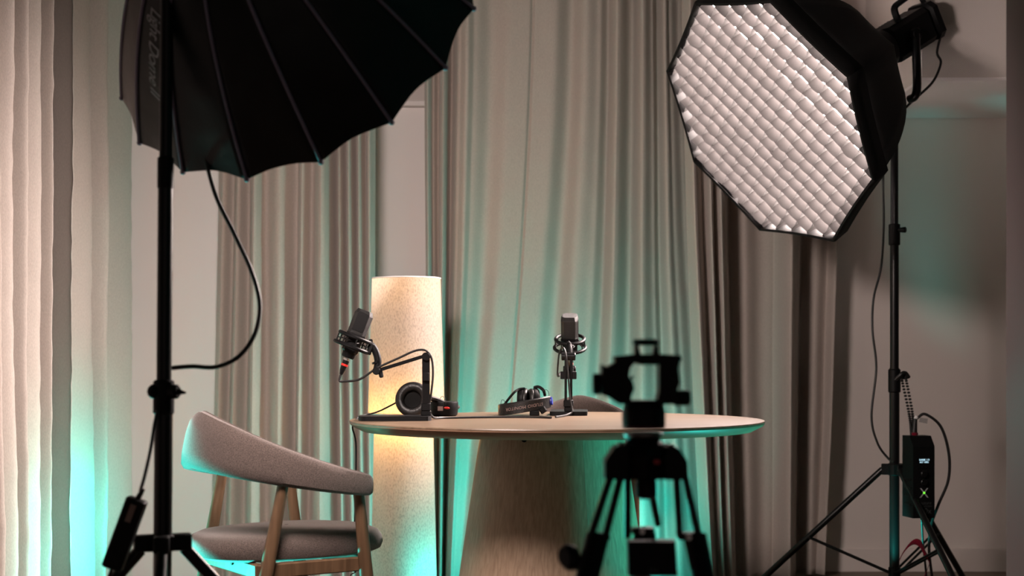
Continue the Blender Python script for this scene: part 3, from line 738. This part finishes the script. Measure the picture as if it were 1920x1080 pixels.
# power adapter hanging at the left stand
pa = thing('power_adapter', 'black power adapter brick hanging beside the left stand', 'power adapter', P(215, 1075, 2.8))
A0, A1 = P(258, 935, 2.8), P(210, 1066, 2.8); dd = (A0-A1).normalized(); xx = dd.cross(V((0, 1, 0))).normalized(); 
Ra = Matrix((xx, xx.cross(dd)*-1, dd)).transposed()
MB().box((A0+A1)/2, (.038, .03, (A0-A1).length), Ra, .004).build('body', M['black'], pa)
MB().box((A0+A1)/2+dd*.042+V((0, -.0155, 0)), (.011, .001, .034), Ra).build('printed_label', M['label'], pa)
MB().cyl(A0-dd*.002, A0+dd*.02+V((.004, 0, 0)), .006, .004, n=10).build('strain_relief', M['rubber'], pa)
MB().tube([A0+dd*.015, P(272, 890, 2.82), P(283, 840, 2.85), P(290, 795, 2.87), P(296, 770, 2.88)], .0036, 8, 6).build('cord', M['rubber'], pa)
MB().tube([A1+dd*.002, A1-dd*.03, P(196, 1100, 2.8), P(190, 1200, 2.8), P(200, 1400, 2.8)], .0036, 8, 6).build('cord', M['rubber'], pa)

# ------------------------------------------------------------------ video tripod (near, right of centre)
TY = 2.2
def T(px, py, d=0): 
    p = P(px, py, TY); return V((p.x, p.y+d, p.z))
kk = TY/FPX
tr = thing('video_tripod', 'black video tripod with caged fluid head, blurred in the near foreground', 'tripod', (P(1212, 0, TY).x, TY, 0))
def slab(pts, d0, d1, name, mat='black', parent=tr):
    return MB().prism([(p[0], -p[1]) for p in pts], V((P(0, 0, TY).x, TY, P(0, 0, TY).z)), V((kk, 0, 0)), V((0, 0, kk)), V((0, 1, 0)), d0, d1).build(name, M[mat], parent, smooth=False)
MB().lathe([(21*kk, 0), (24.5*kk, .002), (24.5*kk, .0075), (22*kk, .0095)], T(1211, 648), n=32).build('top_plate', M['black'], tr)
slab([(1189, 648), (1196, 648), (1200, 664), (1190, 666)], -.012, .012, 'plate_support')
slab([(1226, 648), (1233, 648), (1235, 666), (1223, 664)], -.012, .012, 'plate_support')
slab([(1150, 668), (1190, 664), (1235, 664), (1272, 666), (1275, 676), (1240, 681), (1228, 684), (1200, 684), (1184, 678), (1152, 682)], -.03, .03, 'cradle')
slab([(1127, 683), (1136, 688), (1152, 680), (1190, 678), (1180, 688), (1177, 704), (1184, 716), (1187, 728), (1181, 742), (1181, 756), (1160, 757), (1144, 746), (1126, 739)], -.028, .028, 'tilt_housing')
MB().cyl(T(1128, 720), T(1111, 720), 20*kk, n=24, bev=.002).build('tilt_drum', M['black'], tr)
slab([(1233, 680), (1272, 674), (1268, 690), (1271, 718), (1264, 735), (1266, 757), (1236, 757), (1230, 748), (1233, 735)], -.028, .028, 'drag_housing')
MB().cyl(T(1262, 746), T(1294, 746), 15*kk, n=20, bev=.003).build('drag_knob', M['black'], tr)
MB().cyl(T(1183, 708), T(1188, 708), 4*kk, n=12).build('silver_stud', M['silver'], tr)
MB().lathe([(34*kk, 0), (40.5*kk, 6*kk), (41*kk, 30*kk), (37*kk, 46*kk), (30*kk, 54*kk)], T(1207, 804), n=36).build('pan_base', M['black'], tr)
MB().lathe([(38*kk, 0), (40.8*kk, 2*kk), (40.8*kk, 5*kk), (38*kk, 7*kk)], T(1207, 804), n=36).build('red_ring', plain('dark_red_ring', (.10, .004, .008), .4), tr)
MB().lathe([(36*kk, 0), (37*kk, 2*kk), (37*kk, 6*kk), (33*kk, 8*kk)], T(1206, 818), n=36).build('bowl_rim', plain('dull_steel', (.28, .27, .27), .35, metal=1), tr)
MB().lathe([(28*kk, 0), (31*kk, 4*kk), (33*kk, 14*kk)], T(1206, 830), n=30).build('bowl_neck', M['black'], tr)
MB().lathe([(60*kk, 0), (66*kk, 8*kk), (66*kk, 46*kk), (50*kk, 62*kk), (36*kk, 68*kk)], T(1208, 896), n=6, a0=math.pi/6).build('shoulder', M['black'], tr)
slab([(1131, 862), (1148, 836), (1170, 829), (1176, 860), (1172, 896), (1131, 894)], -.045, .01, 'leg_bracket')
slab([(1283, 862), (1268, 838), (1250, 830), (1240, 860), (1244, 896), (1284, 894)], -.045, .01, 'leg_bracket')
MB().ball(T(1159, 831, -.03), 5*kk, 10).build('silver_screw', M['silver'], tr)
MB().box(T(1250, 833, -.03), (22*kk, .01, 7*kk), bev=.002).build('silver_lever', M['silver'], tr)
MB().box(T(1225, 861, -.056), (11*kk, .004, 8*kk), bev=.001).build('red_badge', plain('red_badge', (.45, .01, .015), .4), tr)
MB().lathe([(14*kk, 0), (20*kk, 4*kk), (20*kk, 30*kk), (16*kk, 40*kk)], T(1211, 935), n=24).build('bowl_clamp', M['black'], tr)
# legs: twin tubes, silver clamp, lower tube block
def leg(t0, t1, u0, u1, l0, l1, dy0, dy1, knob=None):
    lg = MB().cyl(T(*t0, dy0), T(*t1, dy0+(dy1-dy0)*.35), 7*kk, n=14).build('leg', M['blackm'], tr)
    MB().cyl(T(*u0, dy0), T(*u1, dy0+(dy1-dy0)*.35), 7*kk, n=14).build('twin_tube', M['blackm'], lg)
    c = (T(*t1, dy0+(dy1-dy0)*.35)+T(*u1, dy0+(dy1-dy0)*.35))/2
    MB().box(c, (44*kk, .03, 12*kk), bev=.003).build('leg_clamp', M['black'], lg)
    MB().cyl(c+V((-3*kk, -.02, 0)), c+V((-3*kk, -.012, 0)), 5*kk, n=12).build('clamp_bolt', M['silver'], lg)
    e = T(*l1, dy1); s0 = T(*l0, dy0+(dy1-dy0)*.4)
    ln = e-s0; ft = s0+ln*((s0.z-.02)/(s0.z-e.z))
    MB().cyl(s0, ft, 22*kk, 15*kk, n=14).build('lower_tube', M['black'], lg)
    MB().ball(ft, .02, 10).build('rubber_foot', M['rubber'], lg)
    if knob:
        kc = T(*knob, dy0+(dy1-dy0)*.5); MB().lathe([(20*kk, -.008), (27*kk, -.004), (27*kk, .006), (20*kk, .012)], kc, (-.8, -.6, .1), n=20, sx=.8).build('leg_knob', M['black'], lg)
    return lg
leg((1145, 893), (1106, 1002), (1164, 893), (1133, 1004), (1118, 1003), (1095, 1080), 0, -.06, (1068, 1040))
leg((1268, 893), (1272, 1002), (1284, 893), (1307, 1003), (1300, 1003), (1312, 1080), 0, -.05)
leg((1180, 893), (1184, 1018), (1226, 930), (1243, 994), (1218, 1018), (1222, 1080), .03, .16)
slab([(1178, 1017), (1268, 1017), (1272, 1082), (1180, 1082)], .01, .04, 'spreader_block')
text_on('2N', 14*kk, T(1225, 1072, .0085), (1, 0, 0), (0, 0, 1), M['dimprint'], tr)

# ------------------------------------------------------------------ desk microphones (local: origin under the post, +x toward the speaker)
def make_mic():
    r = thing('desk_microphone', '-', 'microphone', (0, 0, 0))
    # base slab with rounded ends
    pts = []
    for i in range(13):
        a_ = -math.pi/2+math.pi*i/12; pts.append((.172+.022*math.cos(a_), .058*math.sin(a_)))
    for i in range(13):
        a_ = math.pi/2+math.pi*i/12; pts.append((-.002+.014*math.cos(a_), .058*math.sin(a_)))
    MB().prism(pts, (0, 0, .0), (1, 0, 0), (0, 1, 0), (0, 0, 1), .0, .013).build('base', M['black'], r, smooth=False)
    # post of two rails
    for s_ in (-1, 1):
        MB().box((0, .0085*s_, .098), (.022, .0075, .172), bev=.002).build('post_rail', M['blackm'], r)
    MB().box((0, 0, .038), (.028, .030, .022), bev=.003).build('post_clamp', M['black'], r)
    text_on('LEWITT', .0075, (0, -.0155, .040), (-1, 0, 0) if False else (1, 0, 0), (0, 0, 1), M['white'], r)
    MB().box((0, 0, .125), (.018, .05, .024), bev=.002).build('counter_block', M['black'], r)
    MB().box((0, 0, .02), (.03, .026, .014), bev=.003).build('post_foot', M['black'], r)
    MB().cyl((0, -.022, .183), (0, .022, .183), .0125, n=18, bev=.002).build('elbow', M['blackm'], r)
    A, B = V((0, 0, .186)), V((.142, 0, .142))
    d = (B-A).normalized(); x, y, z = frame(d, (0, 1, 0)); R = Matrix((x, y, z)).transposed()
    MB().box((A+B)/2, (.024, .010, (B-A).length), R, .002).build('arm', M['blackm'], r)
    MB().cyl(B+V((0, -.02, 0)), B+V((0, .02, 0)), .0115, n=18, bev=.002).build('wrist_joint', M['black'], r)
    MB().box(B+V((-.012, 0, -.006)), (.012, .03, .028), rotm('Y', .2), .004).build('wing_nut', M['black'], r)
    MB().tube([B+V((0, 0, .0)), (.138, 0, .172), (.148, 0, .205), (.163, 0, .219)], .0105, 10, 5).build('swivel', M['black'], r)
    MB().cyl((.1445, 0, .170), (.142, 0, .164), .0125, n=14).build('swivel_ring', M['blackm'], r)
    # shock mount rings round the tilted microphone axis
    mc = V((.2085, 0, .2235)); ax_ = V((-.36, 0, .93)).normalized()
    x, y, z = frame(ax_, (1, 0, 0)); R = Matrix((x, y, z)).transposed()
    sm = thing_part('shock_mount', mc, r)
    for dz, rad in ((-.013, .050), (.016, .046)):
        MB().tube([mc+z*dz+x*rad*math.cos(a*math.pi/18)+y*rad*math.sin(a*math.pi/18) for a in range(36)], .0058, 8, 1, True).build('mount_ring', M['black'], sm)
    for a in range(8):
        an = a*math.pi/4+.2
        e = mc+x*.048*math.cos(an)+y*.048*math.sin(an)
        MB().cyl(e-z*.014, e+z*.016, .0022, n=6).build('ring_post', M['blackm'], sm)
        an2 = an+.5; MB().cyl(e, mc+x*.026*math.cos(an2)+y*.026*math.sin(an2)+z*.004, .0018, n=6).build('elastic', M['rubber'], sm)
    MB().box(mc+x*-.052+z*.0, (.014, .026, .034), R, .003).build('mount_bracket', M['black'], sm)
    # microphone
    def octr(w_, dpt, b): return [(-w_+b, -dpt), (w_-b, -dpt), (w_, -dpt+b), (w_, dpt-b), (w_-b, dpt), (-w_+b, dpt), (-w_, dpt-b), (-w_, -dpt+b)]
    def loft(secs):
        rows = [[mc+x*px_+y*py_+z*zz for px_, py_ in octr(w_, dp, b)] for w_, dp, b, zz in secs]
        m = MB().gridf(rows, wrap=True); n = len(rows); m.f.append(tuple(range(7, -1, -1))); m.f.append(tuple(range((n-1)*8, n*8))); return m
    bd = loft([(.021, .021, .008, -.030), (.024, .024, .008, -.026), (.024, .024, .008, .012), (.0275, .0275, .009, .016), (.0275, .0275, .009, .026)]).build('microphone_body', M['blackm'], r, smooth=False)
    hd_ = loft([(.0265, .0265, .009, .026), (.027, .027, .009, .085), (.0215, .0235, .008, .098)]).build('grille', plain('dark_mesh', (.006, .006, .006), .35, metal=.1, bump=.8, bscale=900), r, smooth=False)
    for s_ in (-1, 1):
        MB().box(mc+y*.0272*s_+z*.062, (.034, .0015, .055), R, .002).build('side_plate', M['blackm'], hd_)
    text_on('LEWITT', .0095, mc-y*.0285+z*.07-x*.010, z, -x, M['white'], hd_)
    MB().lathe([(.0285, 0), (.030, .002), (.030, .006), (.0285, .008)], mc+z*.010, z, n=24).build('trim_ring', M['silver'] if False else M['blackm'], bd)
    MB().lathe([(.016, 0), (.019, .004), (.019, .012), (.021, .018)], mc-z*.047, z, n=20).build('collar', M['black'], bd)
    pg = MB().lathe([(.0045, 0), (.0085, .014), (.0095, .03), (.0095, .046)], mc-z*.098, z, n=16).build('plug', M['blackm'], r)
    MB().lathe([(.0101, 0), (.0101, .006)], mc-z*.072, z, n=16).build('red_ring', M['red'], pg)
    MB().cyl(mc-z*.055, mc-z*.049, .0098, n=16).build('plug_collar', M['silver'], pg)
    return r, mc-z*.098
def thing_part(name, loc, parent):
    # the bracket piece doubles as the mesh root of the shock mount
    o = MB().cyl(V(loc)+V((-.05, -.006, -.006)), V(loc)+V((-.05, .006, .006)), .006, n=10).build(name, M['black'], parent); return o
mic, plugp = make_mic()
mic['label'] = 'black microphone on bent desk arm at the left table edge, red ring on plug'; mic['group'] = 'desk microphones on the table'
mic2 = copy_tree(mic); mic2['label'] = 'black desk microphone facing away near the middle of the table'
m1 = P(798, 787, 4.28); mic.location = (m1.x, 4.30, TZ); mic.rotation_euler = (0, 0, math.pi+.06)
m2 = P(1065, 778, 4.66); mic2.location = (m2.x, 4.62, TZ); mic2.rotation_euler = (0, 0, math.pi/2-.06)
def ml(mo, p):
    a_ = mo.rotation_euler[2]; return V((p[0]*math.cos(a_)-p[1]*math.sin(a_)+mo.location[0], p[0]*math.sin(a_)+p[1]*math.cos(a_)+mo.location[1], p[2]+mo.location[2]))
# cables: first microphone
zt_ = TZ+.0035
cable('microphone_cable', [ml(mic, plugp), ml(mic, plugp+V((.004, 0, -.018))), ml(mic, (.235, -.0, .112)), ml(mic, (.19, .012, .118)), ml(mic, (.14, .016, .150)), ml(mic, (.08, .016, .178)), ml(mic, (.03, .016, .200)), ml(mic, (0, .012, .200)), ml(mic, (-.016, .006, .178)), ml(mic, (-.020, .004, .13)), ml(mic, (-.014, .004, .07)), ml(mic, (-.008, -.012, .035)), ml(mic, (-.02, -.02, .008)),
      V((-.2, 4.38, zt_)), V((-.1, 4.42, zt_)), V((.0, 4.44, zt_)), V((.08, 4.42, zt_)), V((.115, 4.385, zt_))], .0033, 'black cable running from the left microphone across the table top')
cable('microphone_cable', [ml(mic2, plugp), ml(mic2, plugp+V((.0, .004, -.02))), ml(mic2, (.21, .03, .13)), ml(mic2, (.14, .034, .12)), ml(mic2, (.07, .036, .13)), ml(mic2, (.03, .03, .19)), ml(mic2, (.0, .018, .21)), ml(mic2, (-.016, .008, .19)), ml(mic2, (-.018, .0, .12)), ml(mic2, (-.019, -.006, .05)), ml(mic2, (-.024, -.012, .016)), ml(mic2, (-.045, .0, .006)), V((m2.x-.025, 4.50, zt_)), V((m2.x-.045, 4.44, zt_))], .0030, 'pale-sheened black cable of the middle microphone looping down its post', 'rubber')

# ------------------------------------------------------------------ headphones
def ear_cup(m_c, nrm, r_, parent, pad=True, sq=1.0):
    x, y, z = frame(nrm, (0, 0, 1))
    c = MB().lathe([(.4*r_, -.034), (.82*r_, -.032), (.95*r_, -.022), (.96*r_, -.006), (.9*r_, 0)], m_c, z, n=32, sx=sq).build('ear_cup', M['leather'], parent)
    pts = [m_c+z*.010+(x*sq*math.cos(a*math.pi/16)+y*math.sin(a*math.pi/16))*r_*.76 for a in range(32)]
    MB().tube(pts, r_*.27, 12, 1, True, flat=.85).build('ear_pad', M['leather'], parent)
    MB().lathe([(.01, .0), (.7*r_, .0), (.7*r_, .004), (.01, .004)], m_c, z, n=24).build('inner_foam', M['foam'], c)
    return c
hp = thing('headphones', 'black over-ear headphones beside the left microphone, one padded cup facing front', 'headphones', (P(800, 0, 4.5).x, 4.5, TZ), 'studio headphones')
c1 = V((P(775, 0, 4.46).x, 4.46, TZ+.0535))
ear_cup(c1, (-.18, -.95, .22), .052, hp)
c2_ = V((P(833, 0, 4.60).x, 4.60, TZ+.010))
cc = MB().lathe([(.036, -.010), (.0405, -.006), (.0425, .012), (.0435, .030), (.042, .034), (.036, .035)], c2_, (0, 0, 1), n=36).build('ear_cup', M['black'], hp)
MB().box(c2_+V((-.010, -.0405, .014)), (.017, .004, .014), rotm('Z', -.22), .001).build('printed_label', M['label'], cc)
MB().lathe([(.002, -.002), (.0036, 0), (.002, .002)], c2_+V((.010, -.0425, .016)), (.1, -1, .1), n=12, sx=2.6).build('red_mark', M['red'], cc)
MB().box(c2_+V((.004, -.042, .028)), (.008, .006, .012), None, .002).build('hinge', M['blackm'], cc)
MB().tube([c2_+V((-.014, -.02, .034)), c2_+V((-.010, -.02, .047)), c2_+V((-.004, -.02, .051)), c2_+V((.002, -.02, .045)), c2_+V((.006, -.02, .034))], .0009, 6, 5).build('wire_loop', M['rubber'], hp)
MB().tube([c1+V((.03, .035, .01)), c1+V((.055, .10, .0)), c1+V((.09, .19, -.02)), c2_+V((.03, .12, .014)), c2_+V((.012, .03, .02))], .008, 8, 6, flat=2.0).build('headband', M['leather'], hp)
pts = [c1+V((-.045, .0, -.005)), V((P(710, 0, 4.44).x, 4.44, TZ+.020)), V((P(685, 0, 4.42).x, 4.42, TZ+.010)), V((P(672, 0, 4.36).x, 4.365, TZ+.006)), V((P(668, 0, 4.33).x-.012, 4.34, TZ-.02)), P(667, 830, 4.34), P(667, 900, 4.36), P(665, 980, 4.4), P(662, 1030, 4.42)]
MB().tube(pts, .0025, 8, 6).build('cord', M['rubber'], hp)
coil = []
for i in range(70):
    a_ = i*.75; coil.append(P(662, 1032+i*1.6, 4.42)+V((.008*math.cos(a_), .008*math.sin(a_), 0)))
MB().tube(coil, .0018, 6, 1).build('coiled_cord', M['rubber'], hp)

h3 = V((P(984, 0, 4.62).x, 4.62, TZ))
hq = thing('headphones', 'black headphones in the middle of the table with upside-down lettering on the band', 'headphones', h3, 'studio headphones')
band_R = .079; tl = math.radians(-9)
def bandp(a_, z_, rr=band_R): # arc bulging toward the camera
    p = V((rr*math.sin(a_), .055-rr*.85*math.cos(a_), z_)); p.z += p.x*.16; return h3+p
rows = []
for i in range(33):
    a_ = math.radians(-92+184*i/32)
    rows.append([bandp(a_, z_, band_R+o_) for z_, o_ in ((.012, -.004), (.0105, .001), (.012, .004), (.044, .0045), (.0475, .001), (.045, -.005), (.044, -.008), (.014, -.008))])
m = MB().gridf(rows, wrap=True); m.f.append(tuple(range(7, -1, -1))); m.f.append(tuple(range(32*8, 33*8)))
bn = m.build('headband', M['leather'], hq)
vs, fs = text('STUDIO MONITOR', .0135, 0, 0, 1.05)
MB().add([bandp(-v.x/band_R-.02, .028-v.y, band_R+.0050) for v in vs], fs).build('lettering', M['label'], bn, smooth=False)
for s_, oy in ((-1, .018), (1, -.0)):
    cpos = h3+V((.012+.017*s_, .045+oy, .047)); 
    x, y, z = frame((s_, .15, 0), (0, 0, 1))
    c = MB().lathe([(.012, .018), (.032, .015), (.037, .008), (.037, -.002), (.033, -.004)], cpos, z, n=28).build('ear_cup', M['black'], hq)
    MB().tube([cpos-z*.008+(x*math.cos(a*math.pi/14)+y*math.sin(a*math.pi/14))*.027 for a in range(28)], .0095, 10, 1, True).build('ear_pad', M['leather'], hq)
MB().tube([bandp(math.radians(-70), .044)+V((.01, .01, 0)), h3+V((-.038, .02, .066)), h3+V((-.02, .04, .080)), h3+V((.0, .05, .083))], .004, 8, 6).build('yoke', M['blackm'], hq)
MB().tube([bandp(math.radians(72), .05)+V((-.012, .01, 0)), h3+V((.058, .03, .078)), h3+V((.044, .04, .088)), h3+V((.03, .05, .086))], .005, 8, 6).build('yoke', M['blackm'], hq)
MB().tube([h3+V((-.075, .02, .032)), h3+V((-.072, .02, .046)), h3+V((-.066, .02, .048)), h3+V((-.058, .02, .036))], .0009, 6, 5).build('wire_loop', M['rubber'], hq)
MB().tube([h3+V((.055, .02, .072)), h3+V((.065, .02, .080)), h3+V((.073, .02, .074)), h3+V((.076, .02, .060))], .0009, 6, 5).build('wire_loop', M['rubber'], hq)
MB().lathe([(.012, 0), (.013, .004), (.012, .007)], bandp(math.radians(80), .031, band_R+.002), (1, -.15, .1), n=18).build('blue_mark', M['blue'], hq)
MB().box(h3+V((.03, -.0, .008)), (.03, .03, .016), None, .003).build('hinge', M['black'], hq)
MB().box(h3+V((.056, .0, .018)), (.022, .03, .02), rotm('Y', -.6), .004).build('hinge', M['black'], hq)
